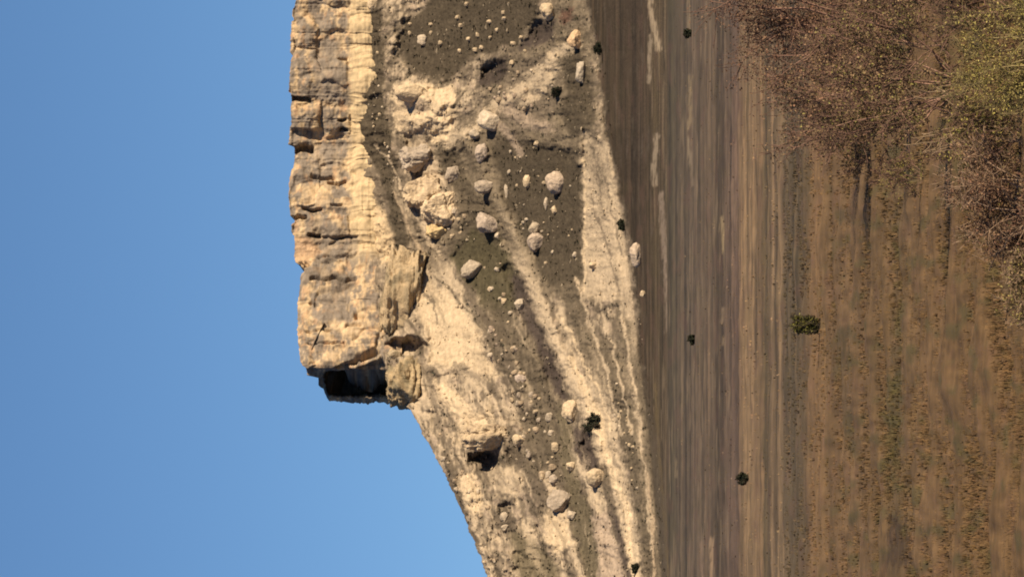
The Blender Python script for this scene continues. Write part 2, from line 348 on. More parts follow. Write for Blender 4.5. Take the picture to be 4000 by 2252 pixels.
ZONES = [   # polygon, tone, edge softness, strength
 ([(1690,600),(1750,530),(1830,470),(1900,380),(1880,330),(1960,230),(2120,60),(2180,-60),(2290,-60),(2318,200),(2325,420),(2290,560),(2275,800),(2280,1080),(2220,1180),(2120,1140),(2040,1000),(1960,960),(1850,1000),(1750,1010),(1690,930),(1780,850),(1770,720)], SOIL*2.0, 22, .82),
 ([(1529,1000),(1659,1063),(1703,1126),(1766,1126),(1838,1232),(1877,1290),(1896,1367),(1935,1425),(1949,1473),(1910,1483),(1838,1435),(1741,1435),(1679,1415),(1664,1290),(1621,1193),(1597,1072)], CREAM*0.97, 16, .9),
 ([(1700,1490),(1740,1500),(1800,1570),(1870,1610),(1915,1590),(1930,1680),(1960,1740),(1890,1760),(1790,1740),(1780,1640),(1720,1560)], CREAM, 16, .85),
 ([(1790,1860),(1840,1850),(1885,1930),(1880,2000),(1820,1990)], CREAM*1.03, 10, .9),
 ([(2100,2050),(2150,1990),(2210,2030),(2240,2120),(2180,2160),(2130,2130)], CREAM, 12, .85),
 ([(1900,1830),(1980,1800),(2050,1850),(2040,1930),(1960,1950),(1910,1900)], BUFF, 14, .8),
 ([(2280,500),(2370,570),(2400,700),(2440,860),(2460,1000),(2490,1300),(2440,1330),(2420,1180),(2260,1150),(2270,900),(2262,700)], BUFF*0.98, 14, .95),
 ([(2420,1200),(2490,1290),(2510,1450),(2560,1700),(2600,2000),(2615,2300),(2540,2300),(2490,1950),(2440,1650),(2410,1400)], SOIL*1.7, 14, .8),
 ([(2400,1330),(2440,1420),(2480,1700),(2540,2000),(2560,2300),(2515,2300),(2470,1950),(2420,1680),(2390,1500)], SOIL*1.6, 14, .8),
 ([(1640,900),(1700,960),(1760,1080),(1830,1180),(1910,1290),(1900,1310),(1830,1225),(1750,1110),(1690,1060),(1620,985)], SOIL*1.6, 12, .8),
 ([(1640,930),(1730,1040),(1800,1160),(1850,1230),(1840,1250),(1780,1170),(1710,1070),(1640,970)], BUFF, 7, .85),
 ([(2300,1400),(2340,1500),(2400,1640),(2450,1900),(2490,2100),(2510,2280),(2470,2280),(2430,2100),(2390,1900),(2360,1700),(2300,1560)], BUFF, 10, .85),
 ([(2180,1000),(2270,1100),(2300,1250),(2400,1340),(2440,1500),(2400,1600),(2330,1480),(2250,1330),(2190,1180)], SOIL*1.75, 16, .8),
 ([(2000,250),(2100,210),(2190,260),(2180,420),(2120,500),(2000,520),(1940,450)], GREY*1.05, 20, .7),
 ([(1690,-700),(1682,0),(1632,54),(1579,79),(1554,174),(1579,248),(1628,285),(1699,319),(1773,306),(1831,232),(1914,207),(2017,174),(2038,137),(2100,62),(2108,0),(2108,-700)], SOIL, 9, .96),
 ([(2195,232),(2270,194),(2311,331),(2332,455),(2286,513),(2228,538),(2187,439),(2212,331)], SOIL*0.95, 12, .9),
 ([(1425,-60),(1488,-60),(1492,40),(1496,200),(1500,270),(1505,372),(1534,550),(1568,715),(1588,820),(1640,900),(1600,960),(1551,985),(1514,800),(1497,736),(1464,645),(1414,608),(1398,550),(1376,460),(1405,400),(1430,250)], SOIL, 8, .94),
 ([(1380,640),(1440,750),(1500,830),(1551,985),(1545,1045),(1470,1010),(1420,930)], CREAM*np.array((1,.97,.9)), 10, .9),
 ([(1405,610),(1455,640),(1490,740),(1510,830),(1465,810),(1420,770),(1400,680)], GREY*0.95, 10, .85),
 ([(1955,533),(2121,570),(2228,583),(2270,665),(2270,872),(2278,1100),(2140,1120),(2060,968),(1975,790),(1944,665),(1914,603)], SOIL*1.02, 10, .95),
 ([(1700,600),(1760,560),(1800,620),(1850,720),(1900,790),(1960,900),(2000,990),(1960,960),(1850,930),(1760,1000),(1740,940),(1800,880),(1790,780),(1740,700)], SOIL*1.25, 14, .85),
 ([(1600,900),(1660,930),(1720,970),(1757,1000),(1720,1060),(1680,1050),(1620,980)], GREY*0.9, 12, .8),
 ([(1757,1000),(1852,893),(1955,947),(1997,997),(2040,1130),(2030,1180),(1960,1260),(1890,1190),(1830,1110),(1780,1040)], SOIL*np.array((.95,1.02,.85)), 12, .93),
 ([(1900,1180),(2010,1220),(2080,1330),(2150,1480),(2190,1600),(2200,1760),(2190,1890),(2070,1860),(2050,1760),(2020,1640),(2080,1580),(2020,1500),(1990,1380),(1920,1280)], SOIL*1.3, 16, .86),
 ([(1995,1080),(2040,1080),(2100,1240),(2160,1400),(2215,1530),(2190,1570),(2140,1460),(2080,1310),(2010,1200)], PURPLE*1.15, 10, .92),
 ([(2180,1560),(2230,1660),(2245,1790),(2270,1930),(2290,1932),(2315,2034),(2350,2300),(2305,2300),(2252,2121),(2225,1990),(2190,1800)], OLIVE, 10, .92),
 ([(2242,1671),(2300,1666),(2344,1821),(2290,1840),(2247,1768)], PURPLE*1.2, 8, .92),
 ([(1990,2073),(2039,2082),(2136,2155),(2184,2228),(2200,2300),(2039,2300),(2000,2155)], OLIVE*1.15, 14, .85),
 ([(2310,2010),(2378,1995),(2387,2082),(2431,2180),(2440,2300),(2354,2300)], PINK*1.1, 8, .9),
 ([(2387,1970),(2426,2060),(2455,2180),(2484,2300),(2446,2300),(2410,2120)], PURPLE*1.3, 8, .85),
 ([(1860,306),(1918,248),(1988,223),(1984,265),(1955,323),(1872,343)], PURPLE, 9, .9),  # shade of the upper hollow painted in as dark purple
 ([(2021,190),(2096,83),(2179,79),(2162,157),(2112,174),(2034,199)], PURPLE*1.1, 9, .9),  # shade inside this hollow put into the slope colour
 ([(2179,54),(2241,25),(2241,70),(2203,95)], REDB, 8, .9),
 ([(1535,330),(1640,325),(1700,345),(1775,330),(1775,450),(1765,530),(1700,560),(1640,500),(1580,545),(1545,500)], CREAM*1.06, 8, .92),
 ([(1590,380),(1640,380),(1660,430),(1620,450)], PINK*0.9, 8, .7),
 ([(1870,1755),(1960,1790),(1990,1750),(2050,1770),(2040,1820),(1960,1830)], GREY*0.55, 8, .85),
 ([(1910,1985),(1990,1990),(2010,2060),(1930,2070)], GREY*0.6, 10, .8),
]
STROKES = [([(2240,175),(2174,205),(2065,330),(1941,410),(1850,500),(1755,560)], 26, BUFF, .85), ([(2165,265),(2130,330),(2050,410)], 24, BUFF, .8), ([(2190,190),(2120,250),(2040,290)], 8, BUFF, .6), ([(1985,430),(2060,480),(2140,500)], 30, PINK, .7), ([(1930,470),(2000,540),(2030,600)], 16, PINK, .7),
 ([(1470,560),(1530,640),(1600,800),(1690,960)], 4, BUFF, .8), ([(1560,720),(1640,870),(1720,990)], 5, BUFF, .8), ([(1545,760),(1600,900),(1660,1000)], 6, TAN, .8), ([(2284,620),(2280,860),(2284,1130)], 6, CREAM, .9), ([(2250,1080),(2300,1250),(2370,1450),(2430,1700)], 6, BUFF, .85), ([(2335,1150),(2390,1350),(2440,1550),(2470,1700)], 6, BUFF, .85),
 ([(2200,1250),(2290,1430),(2350,1560),(2385,1680)], 6, CREAM, .8), ([(2425,1200),(2470,1480),(2510,1750)], 7, BUFF, .85), ([(2300,1600),(2345,1710),(2405,1850),(2450,2010),(2485,2300)], 15, CREAM*1.05, .92), ([(2230,1400),(2290,1520),(2345,1640),(2380,1760)], 13, CREAM, .85), ([(2530,1850),(2545,2050),(2560,2300)], 6, TAN, .8), ([(2500,1650),(2525,1900),(2545,2150)], 5, BUFF, .7),
 ([(1735,1500),(1800,1570),(1885,1650)], 15, CREAM*1.05, .9), ([(1700,1075),(1770,1150),(1850,1240),(1890,1310)], 5, SOIL*1.5, .8), ([(1660,1150),(1690,1180)], 10, GREY*.8, .8), ([(1690,1160),(1710,1260)], 5, GREY*.8, .7), ([(1860,1560),(1900,1640),(1950,1700)], 8, GREY, .7), ([(1780,1420),(1840,1460),(1900,1500)], 16, GREY*1.1, .7),
 ([(1680,1440),(1690,1560),(1720,1680)], 18, GREY*1.1, .75), ([(1740,1780),(1770,1900),(1850,2100)], 10, GREY*.8, .8), ([(2020,1900),(2060,2000),(2130,2080)], 9, PINK*.8, .7), ([(2230,1980),(2240,2080),(2290,2250)], 8, SOIL*1.3, .8), ([(1905,1330),(1960,1420),(2010,1500)], 9, SOIL*1.4, .8), ([(2290,540),(2330,640),(2350,760)], 5, GREY*.9, .7), ([(2330,600),(2390,800),(2430,1000)], 5, GREY, .7), ([(2300,760),(2370,950),(2420,1150)], 5, GREY, .7)]  # the grey stroke along the left skyline paints its shadowed rim
def hill_tone(x, y, P):
    X, Z = P[..., 0], P[..., 2]
    n1 = fbm(x/60, y/60, 1.0, 4); n2 = fbm(x/14, y/22, 5.0, 4); n3 = fbm(x/9, y/60, 7.7, 3)
    nf = fbm(x/5, y/5, 91.0, 3)
    t = sstep(-0.30, 0.62, n1*0.5 + n2*0.55 + n3*0.45)[..., None]
    c = GREY*1.1*(1-t) + BUFF*t
    t2 = sstep(0.1, 0.7, fbm(x/40, y/40, 15.0, 3))[..., None]
    c = c*(1-.6*t2) + PINK*.6*t2
    xw, yw = warp(x, y, 13, 55); xw2, yw2 = warp(xw, yw, 7, 15, 2.0)
    # long streaks of scree and scrub that run down to the left along the spurs
    q = flow_q(xw, yw); fl = sstep(380, 620, y)
    s1 = 1.15*fbm(q*1.7, y/420, 61.0, 3) + .45*fbm(q*6.0, y/200, 63.0, 3)
    k = (sstep(.12, .5, s1)*.85*fl)[..., None]; c = c*(1-k) + BUFF*1.05*k
    k = (sstep(.05, .45, -s1)*.82*fl)[..., None]; c = c*(1-k) + (GREY*.62)*k
    dg = fbm((x+.9*y)/22, (y-.9*x)/190, 71.0, 3)
    k = (sstep(.08, .45, dg)*.75*(1-fl))[..., None]; c = c*(1-k) + SOIL*1.5*k
    # the apron below the hill: brown scrub with pale strips
    vb = interp(y, BASE)
    ap = sstep(-16, 16, xw2 - vb + 16*fbm(x/22, y/70, 81.0, 3))[..., None]
    a = band_tone(x, y)*.92
    sp = sstep(0.2, 0.6, fbm(x/9, y/160, 21.0, 3))[..., None]*(1-sstep(2540,2600,x))[..., None]; a = a*(1-.55*sp) + GREY*.9*.55*sp
    c = c*(1-ap) + a*ap
    dr = line_d(xw2, yw2, RIDGE)
    k = ((1 - sstep(10, 26, dr))*0.85)[..., None]; c = c*(1-k) + BUFF*k
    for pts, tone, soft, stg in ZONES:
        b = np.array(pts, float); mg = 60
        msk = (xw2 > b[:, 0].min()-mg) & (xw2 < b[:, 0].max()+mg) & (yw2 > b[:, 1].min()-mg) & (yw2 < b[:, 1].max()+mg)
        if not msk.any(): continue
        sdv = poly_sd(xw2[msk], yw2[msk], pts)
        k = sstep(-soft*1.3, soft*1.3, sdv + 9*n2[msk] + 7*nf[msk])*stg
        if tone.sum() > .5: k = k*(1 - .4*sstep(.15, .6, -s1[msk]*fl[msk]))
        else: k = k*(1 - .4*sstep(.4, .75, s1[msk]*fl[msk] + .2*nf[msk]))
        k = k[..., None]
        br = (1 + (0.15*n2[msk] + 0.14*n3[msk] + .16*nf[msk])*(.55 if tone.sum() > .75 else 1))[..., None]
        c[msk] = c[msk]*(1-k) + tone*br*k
    # pale rills, spurs, dark scrub lines and the painted shade of the skyline rim
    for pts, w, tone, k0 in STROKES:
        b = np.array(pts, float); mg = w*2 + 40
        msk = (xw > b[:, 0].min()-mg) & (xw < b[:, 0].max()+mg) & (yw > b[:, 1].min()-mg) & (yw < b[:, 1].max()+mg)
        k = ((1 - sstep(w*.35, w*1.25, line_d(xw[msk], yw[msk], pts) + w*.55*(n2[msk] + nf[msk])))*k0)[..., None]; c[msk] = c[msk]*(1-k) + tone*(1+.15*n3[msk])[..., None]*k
    # bright bare strips across the apron
    for pts, w, tone in [([(2535,-80),(2545,60),(2572,190)], 13, CREAM*.9), ([(2540,140),(2535,320)], 9, BUFF*.8), ([(2567,530),(2552,660),(2560,720)], 12, BUFF*.85),
                         ([(2583,760),(2590,900),(2605,1100),(2612,1290)], 13, PINK*.85), ([(2690,-60),(2693,140)], 6, PINK*.8)]:
        k = ((1 - sstep(w*.3, w*1.3, line_d(x + 3*fbm(x/9, y/70, 44.0, 2), y, pts) + w*.7*fbm(x/5, y/40, 45.0, 3)))*.85*sstep(-.7, -.05, fbm(x/3.5, y/60, 49.0, 3)))[..., None]; c = c*(1-k) + tone*k
    return c

def build_hill():
    ys = np.arange(-900, 2700, 4.0)
    ts = np.linspace(0, 1, 300)
    vt = interp(ys, TOP)
    # a little ruggedness of the crest line on the open left shoulder
    vt = vt + sstep(1590, 1640, ys)*(9*fbm(ys/60, 0.3, 0.2, 4) + 4*fbm(ys/13, 0.9, 0.2, 3))
    x = vt[None, :] + (2606 - vt[None, :])*ts[:, None]
    y = np.broadcast_to(ys[None, :], x.shape)
    Y0 = hill_depth0(x, y)
    P0 = px(x, y, Y0)
    d = hill_disp(x, y, P0) * sstep(0.0, 0.03, ts)[:, None] * (1 - sstep(0.97, 1, ts))[:, None]
    P = px(x, y, Y0 - d)
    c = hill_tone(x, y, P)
    # behind the crest the hill falls away
    back = []
    for k in range(1, 16):
        q = P[0].copy(); q[:, 1] += k*5.0 + (k**1.5)*.4; q[:, 2] -= (k*5.0*0.12 + k*k*0.22) - 0.0
        q[:, 2] += .8*fbm(q[:, 0]/8, q[:, 1]/8, 2.0, 3)*min(1, k/3) - .4*min(1, k/3)
        back.append(q)
    P = np.concatenate([np.array(back[::-1]), P]); c = np.concatenate([np.repeat(c[:1], 15, 0), c])
    # tuck the front edge under the plain
    q = P[-1].copy(); q[:, 1] -= 20; q[:, 2] = -2.0
    P = np.concatenate([P, q[None]]); c = np.concatenate([c, c[-1:]])
    o = mesh_np('hill', P, grid_faces(P.shape[0], P.shape[1])[:, ::-1], M_HILL, c.reshape(-1, 3))
    tag(o, kind='structure')
build_hill()

# ------------------------------------------------------------------ cap rock cliff
CTOP = [(-900,1165),(-300,1150),(0,1156),(28,1150),(34,1143),(60,1142),(75,1150),(82,1140),(150,1134),(200,1134),(215,1143),(228,1136),(300,1130),(360,1128),(368,1137),(395,1140),(405,1135),(480,1138),(500,1133),(565,1126),(572,1148),(600,1152),(650,1146),(660,1136),(700,1130),
        (760,1127),(840,1134),(846,1150),(864,1152),(870,1139),(915,1143),(922,1150),(1010,1150),(1022,1158),(1028,1186),(1055,1190),(1064,1175),(1140,1168),(1180,1162),(1300,1162),(1400,1172),(1428,1182),(1438,1195),(1466,1202),(1473,1245),(1500,1245),(1515,1262),(1540,1270),(1550,1300),(1558,1330),(1562,1400)]
CRACKS = [(389,1148,1205,13,3.5),(578,1140,1215,15,4.5),(690,1222,1300,10,2.2),(712,1290,1345,9,1.6),(848,1135,1190,10,3.5),(818,1190,1250,9,2.2),(918,1212,1245,10,3.0),(1034,1165,1205,11,3.5),(1092,1220,1385,10,2.2),(1010,1250,1390,7,1.0),
          (930,1250,1390,7,1.0),(232,1330,1350,12,2.0),(505,1335,1352,10,2.2),(470,1330,1345,10,2.0),(1250,1395,1420,12,1.6),(1275,1360,1405,8,1.4),(1180,1215,1230,8,1.0),(1290,1200,1290,6,.8),(1340,1210,1340,6,.9),(800,1300,1330,7,.9)]

def cap_tone(x, y):
    n = fbm(x/45, y/55, 11.0, 4); n2 = fbm(x/12, y/18, 13.0, 4)
    warm = np.array((0.44, 0.325, 0.20)); var = np.array((0.195, 0.160, 0.128)); orng = np.array((0.43, 0.275, 0.16))
    t = sstep(-0.14, 0.40, n*0.9 + n2*0.35)[..., None]
    c = var*(1-t) + warm*t
    o = sstep(0.15, 0.55, fbm(x/30, y/40, 17.0, 3))[..., None]; c = c*(1-.6*o) + orng*.6*o
    pale = CREAM*np.array((1.0, .98, .88))
    # pale soft bed at the foot of the cliff
    f = (sstep(1350, 1385, x + 14*fbm(x/40, y/40, 3.0, 3)) * (1 - sstep(980, 1060, y)))[..., None]
    c = c*(1-.9*f) + pale*.9*f
    xw, yw = warp(x, y, 10, 40)
    for pts, tone, soft, stg in [
        ([(1225,170),(1330,150),(1345,300),(1320,420),(1240,380),(1215,280)], var*1.05, 14, .75),
        ([(1215,570),(1335,560),(1340,640),(1220,680)], var*1.15, 10, .7),
        ([(1180,860),(1260,850),(1400,930),(1400,1010),(1290,1030),(1200,950)], var*.95, 10, .7),
        ([(1180,1030),(1380,1080),(1400,1130),(1300,1110),(1180,1080)], var*.8, 10, .7),
        ([(1250,1130),(1370,1120),(1360,1250),(1270,1260)], var, 14, .75),
        ([(1150,920),(1210,930),(1260,990),(1200,1030),(1150,1020)], orng, 8, .6),
        ([(1180,720),(1300,700),(1290,800),(1190,810)], warm*1.1, 12, .6),
        ([(1260,1380),(1330,1370),(1330,1400),(1260,1420)], warm*1.1, 8, .7),
        ([(1285,1255),(1360,1265),(1420,1255),(1440,1330),(1380,1340),(1290,1280)], warm*1.15, 10, .7)]:
        k = (sstep(-soft, soft, poly_sd(xw, yw, pts))*stg)[..., None]
        c = c*(1-k) + tone*k
    return c*(1 + .14*n2)[..., None]

def build_cliff():
    # plan of the cliff, as photo column and depth: the lit front, then the shaded end that turns away
    path = [(v, None) for v in np.arange(-900, 1437, 3.0)]
    front = np.array([p[0] for p in path])
    foot = interp(front, [(-900, 1432), (250, 1432), (350, 1420), (450, 1388), (550, 1396), (640, 1412), (730, 1425), (900, 1440), (1440, 1480)])
    yd = hill_depth(foot, front); kr = np.hanning(61); kr /= kr.sum(); yd = np.convolve(np.pad(yd, 30, 'edge'), kr, 'valid')
    yd = yd + 1.2 + .8*fbm(front/160, .5, .5, 2) + .45*fbm(front/26, .5, 3.5, 3)
    # the end of the cliff is cut back in steps: corner, alcove, far buttress
    yc = yd[-1]
    end = [(1440, 1.2), (1443, 4), (1446, 7.5), (1450, 10), (1458, 11.5), (1470, 12.0), (1478, 13.2), (1492, 14.2), (1506, 15.5), (1520, 16.8), (1534, 18), (1546, 19.5), (1555, 22), (1561, 26), (1563, 32), (1558, 40)]
    ey = np.concatenate([np.linspace(end[i][0], end[i+1][0], 7)[:-1] for i in range(len(end)-1)])
    eo = np.concatenate([np.linspace(end[i][1], end[i+1][1], 7)[:-1] for i in range(len(end)-1)])
    cols = np.concatenate([front, ey]); dep = np.concatenate([yd, yc + eo])
    isend = np.concatenate([np.zeros(len(front)), np.ones(len(ey))])
    slot = [(1440, 1.2), (1436, 6), (1431, 14), (1429, 24), (1440, 28), (1500, 29), (1543, 27), (1550, 20), (1549, 12), (1547, 7.5), (1551, 5.6), (1557, 7), (1562, 16), (1565, 30), (1560, 42)]  # deep slot added to the end so its shade turns near black
    sl_ = np.array(slot, float); sg_ = np.concatenate([[0], np.cumsum(np.hypot(np.diff(sl_[:, 0])*.06, np.diff(sl_[:, 1])))]); fr = np.linspace(0, sg_[-1], len(ey))
    scol = np.concatenate([front, np.interp(fr, sg_, sl_[:, 0])]); sdep = np.concatenate([yd, yc + np.interp(fr, sg_, sl_[:, 1])])
    top = interp(cols, CTOP) + 3.0*fbm(cols/9, .2, .7, 3)
    bot = np.where(isend > 0, 1600, 1570 + 0*cols)
    ts = np.linspace(0, 1, 120)
    x = top[None, :] + (bot - top)[None, :]*ts[:, None]
    y = np.broadcast_to(cols[None, :], x.shape).copy(); D = np.broadcast_to(dep[None, :], x.shape).copy()
    mx_ = sstep(1262, 1292, x + 6*fbm(y/20, x/30, 5.0, 2)) * (1 - sstep(1530, 1570, x))
    wob = 7*fbm(x/16, scol[None, :]/25, 9.0, 3)*np.concatenate([np.zeros(len(front)), np.ones(len(ey))])[None, :]*sstep(1500, 1545, scol)[None, :]
    y = y*(1-mx_) + (scol[None, :] + wob)*mx_; D = D*(1-mx_) + sdep[None, :]*mx_
    P = px(x, y, D)
    X, Z = P[..., 0], P[..., 2]
    arc = np.concatenate([[0], np.cumsum(np.hypot(np.diff(P[60, :, 0]), np.diff(P[60, :, 1])))])[None, :] + 0*X
    # joint blocks: cells along the wall and up the wall, each standing a little in or out
    def cells(w, h, seed, amp):
        a = arc/w + .35*fbm(arc/7, Z/7, seed, 2); r = Z/h + .3*fbm(arc/9, Z/6, seed+4, 2)
        ri = np.floor(r); a2 = a + .37*ri; ai = np.floor(a2)
        hsh = np.sin(ai*127.1 + ri*311.7 + seed*74.7)*43758.5; v = hsh - np.floor(hsh)
        fa = a2-ai; fr = r-ri
        e = np.minimum(np.minimum(fa, 1-fa)*w, np.minimum(fr, 1-fr)*h)
        return amp*(v-.5)*2, e
    b1, e1 = cells(7.0, 7.5, 1.0, 1.0); b2, e2 = cells(3.4, 3.2, 5.0, 0.12)
    d = b1*sstep(0, .6, e1) + .8*np.sqrt(np.clip(e1/2.4, 0, 1)) + b2*sstep(0, .25, e2) - .05*(1-sstep(0, .2, e2))
    d = d + .65*fbm(arc/8, Z/8, 3.0, 3) + .26*fbm(arc/2.2, Z/1.7, 5.0, 4) + .15*fbm(arc/.8, Z/.6, 9.0, 2)
    low = sstep(1335, 1400, x)*(1-isend)[None, :]*(1 - .7*sstep(1000, 1080, y))
    d = d*(1-.55*low) + low*(1.0 + .4*fbm(arc/14 + .3*Z, Z/1.5, 4.0, 3) + .35*ridged(arc/2.4, Z/7, 8.0, 2)) + 1.2*low*sstep(1370, 1430, x)
    for cy, va, vb_, w, dp in CRACKS:
        yy = cy + 7*fbm(x/35, cy, .5, 2)
        k = (1 - sstep(w*.35, w, np.abs(y-yy)))*sstep(va-14, va, x)*(1-sstep(vb_, vb_+14, x))*(1-isend)[None, :]
        d = d - dp*k
    fr_ = (1-isend)[None, :]  # deep wedge cuts follow, shaped to hold the dark shade beside the corner
    d = d - 13.0*fr_*sstep(-3, 3, poly_sd(x, y, [(1284, 1446), (1340, 1422), (1468, 1374), (1486, 1388), (1400, 1418), (1312, 1450)]))
    d = d - 13.0*fr_*sstep(-3, 3, poly_sd(x, y, [(1330, 1462), (1340, 1450), (1440, 1424), (1492, 1404), (1504, 1418), (1500, 1470)]))
    d = d*np.minimum(1, ts/.02)[:, None]**.5 - .5*(1 - sstep(0, .05, ts))[:, None]
    # big notch shaped to darken the shaded end: an alcove under the roof slab, and a split flake beside the corner
    alc = sstep(1290, 1320, x)*(1-sstep(1500, 1530, x))*sstep(1440, 1446, y)*(1-sstep(1530, 1560, y))*isend[None, :]
    tang = np.gradient(P[60, :, :2], axis=0); tang /= np.linalg.norm(tang, axis=1)[:, None]
    nrm = np.stack([tang[:, 1], -tang[:, 0]], 1)                 # outward
    nrm[nrm[:, 1] > .3] *= 1
    s = np.where((nrm[:len(front), 1].mean()) > 0, -1, 1)
    nrm = nrm*s
    ker = np.ones(9)/9
    nrm = np.stack([np.convolve(np.pad(nrm[:, i], 4, 'edge'), ker, 'valid') for i in (0, 1)], 1)
    damp = np.where(isend > 0, .45, 1.0)[None, :]
    d = d*damp - 0*alc
    P[..., 0] += nrm[None, :, 0]*d; P[..., 1] += nrm[None, :, 1]*d
    c = cap_tone(x, y)
    # lid: roll back over the top to a rear edge
    lid = []
    for k in (1, 2, 4, 7, 12):
        q = P[0].copy(); q[:, 1] += k*2.2 * np.where(isend > 0, .15, 1); q[:, 0] += np.where(isend > 0, k*.9, 0)
        q[:, 2] += .1 - .12*k + .35*fbm(q[:, 0]/3, q[:, 1]/3, 1.0, 3) - .02*k*k
        lid.append(q)
    P = np.concatenate([np.array(lid[::-1]), P]); c = np.concatenate([np.repeat(c[:1], 5, 0), c])
    o = mesh_np('cliff', P, grid_faces(P.shape[0], P.shape[1])[:, ::-1], M_CLIFF, c.reshape(-1, 3))
    tag(o, kind='structure')
build_cliff()

# ------------------------------------------------------------------ rocks
_ico = {}
def ico(sub):
    if sub in _ico: return _ico[sub]
    import bmesh
    bm = bmesh.new(); bmesh.ops.create_icosphere(bm, subdivisions=sub, radius=1.0)
    v = np.array([p.co[:] for p in bm.verts]); f = np.array([[q.index for q in p.verts] for p in bm.faces]); bm.free()
    _ico[sub] = (v, f); return v, f

def rock_shape(seed, sub=4, angular=.5, rough=.12, box=0.0, lay=0.0):
    v, f = ico(sub); r = np.random.default_rng(seed); p = v.copy()
    if box: p = np.sign(p)*np.abs(p)**(1-box*.75); p /= np.abs(p).max(0)
    for i in range(int(4 + 14*angular)):                           # cleave with planes
        n = r.normal(size=3); n /= np.linalg.norm(n); h = r.uniform(.62, .92)
        k = p@n; p = p - np.maximum(k-h, 0)[:, None]*n*.9
    p = p*(1 + rough*fbm(p[:, 0]*1.3+seed, p[:, 1]*1.3, p[:, 2]*1.3, 4))[:, None]
    if lay: p = p*(1 + lay*fbm(p[:, 0]*.8+seed, p[:, 1]*.8, p[:, 2]*6, 3))[:, None]
    nn = p/np.linalg.norm(p, axis=1)[:, None]
    p = p + nn*(.05*ridged(p[:, 0]*2.5+seed, p[:, 1]*2.5, p[:, 2]*2.5, 3) + .035*fbm(p[:, 0]*8, p[:, 1]*8+seed, p[:, 2]*8, 3))[:, None]
    mn, mx = p.min(0), p.max(0)
    return (p - (mn+mx)/2)/((mx-mn)/2), f

def place_rock(name, label, cat, x0, x1, y0, y1, tone, seed, deep=1.0, ang=.5, box=0., lay=0., rough=.12, sub=4, group=None, sink=.12, tone2=None, push=0.0, roll=0.0):
    """fit a rock to the photo box x0..x1 (up-down) by y0..y1 (right-left), resting on the slope"""
    cx, cy = (x0+x1)/2, (y0+y1)/2; hx, hy = (x1-x0)/2, (y1-y0)/2
    if name == 'boulder': hx, hy = hx*.93, hy*.93
    Yg = float(hill_depth(np.array([x1 - hx*.15]), np.array([cy]))[0])
    sc = Yg/F
    a, b = hy*sc, hx*sc; dd = deep*min(a, b)
    p, f = rock_shape(seed, sub, min(1, ang*1.35), rough, box, lay)
    if roll:
        cr, sr = math.cos(roll), math.sin(roll); p = np.stack([p[:, 0]*cr - p[:, 2]*sr, p[:, 1], p[:, 0]*sr + p[:, 2]*cr], 1)
        mn, mx = p.min(0), p.max(0); p = (p-(mn+mx)/2)/((mx-mn)/2)
    ctr = px(np.array(cx), np.array(cy), np.array(Yg + dd*.5 - push))
    q = p*np.array([a, dd, b*(1+sink)]); q[:, 2] -= b*sink
    n = fbm(p[:, 0]*2+seed, p[:, 1]*2, p[:, 2]*2, 4)
    t2 = tone*.62 if tone2 is None else tone2
    k = sstep(-.15, .55, n)[:, None]
    col = tone*(1-k) + t2*k*1.0 if tone2 is not None else tone*(1 + .22*n)[:, None]
    o = mesh_np(name, q, f, M_ROCK, col)
    o.location = ctr
    tag(o, label, cat, group)
    return o

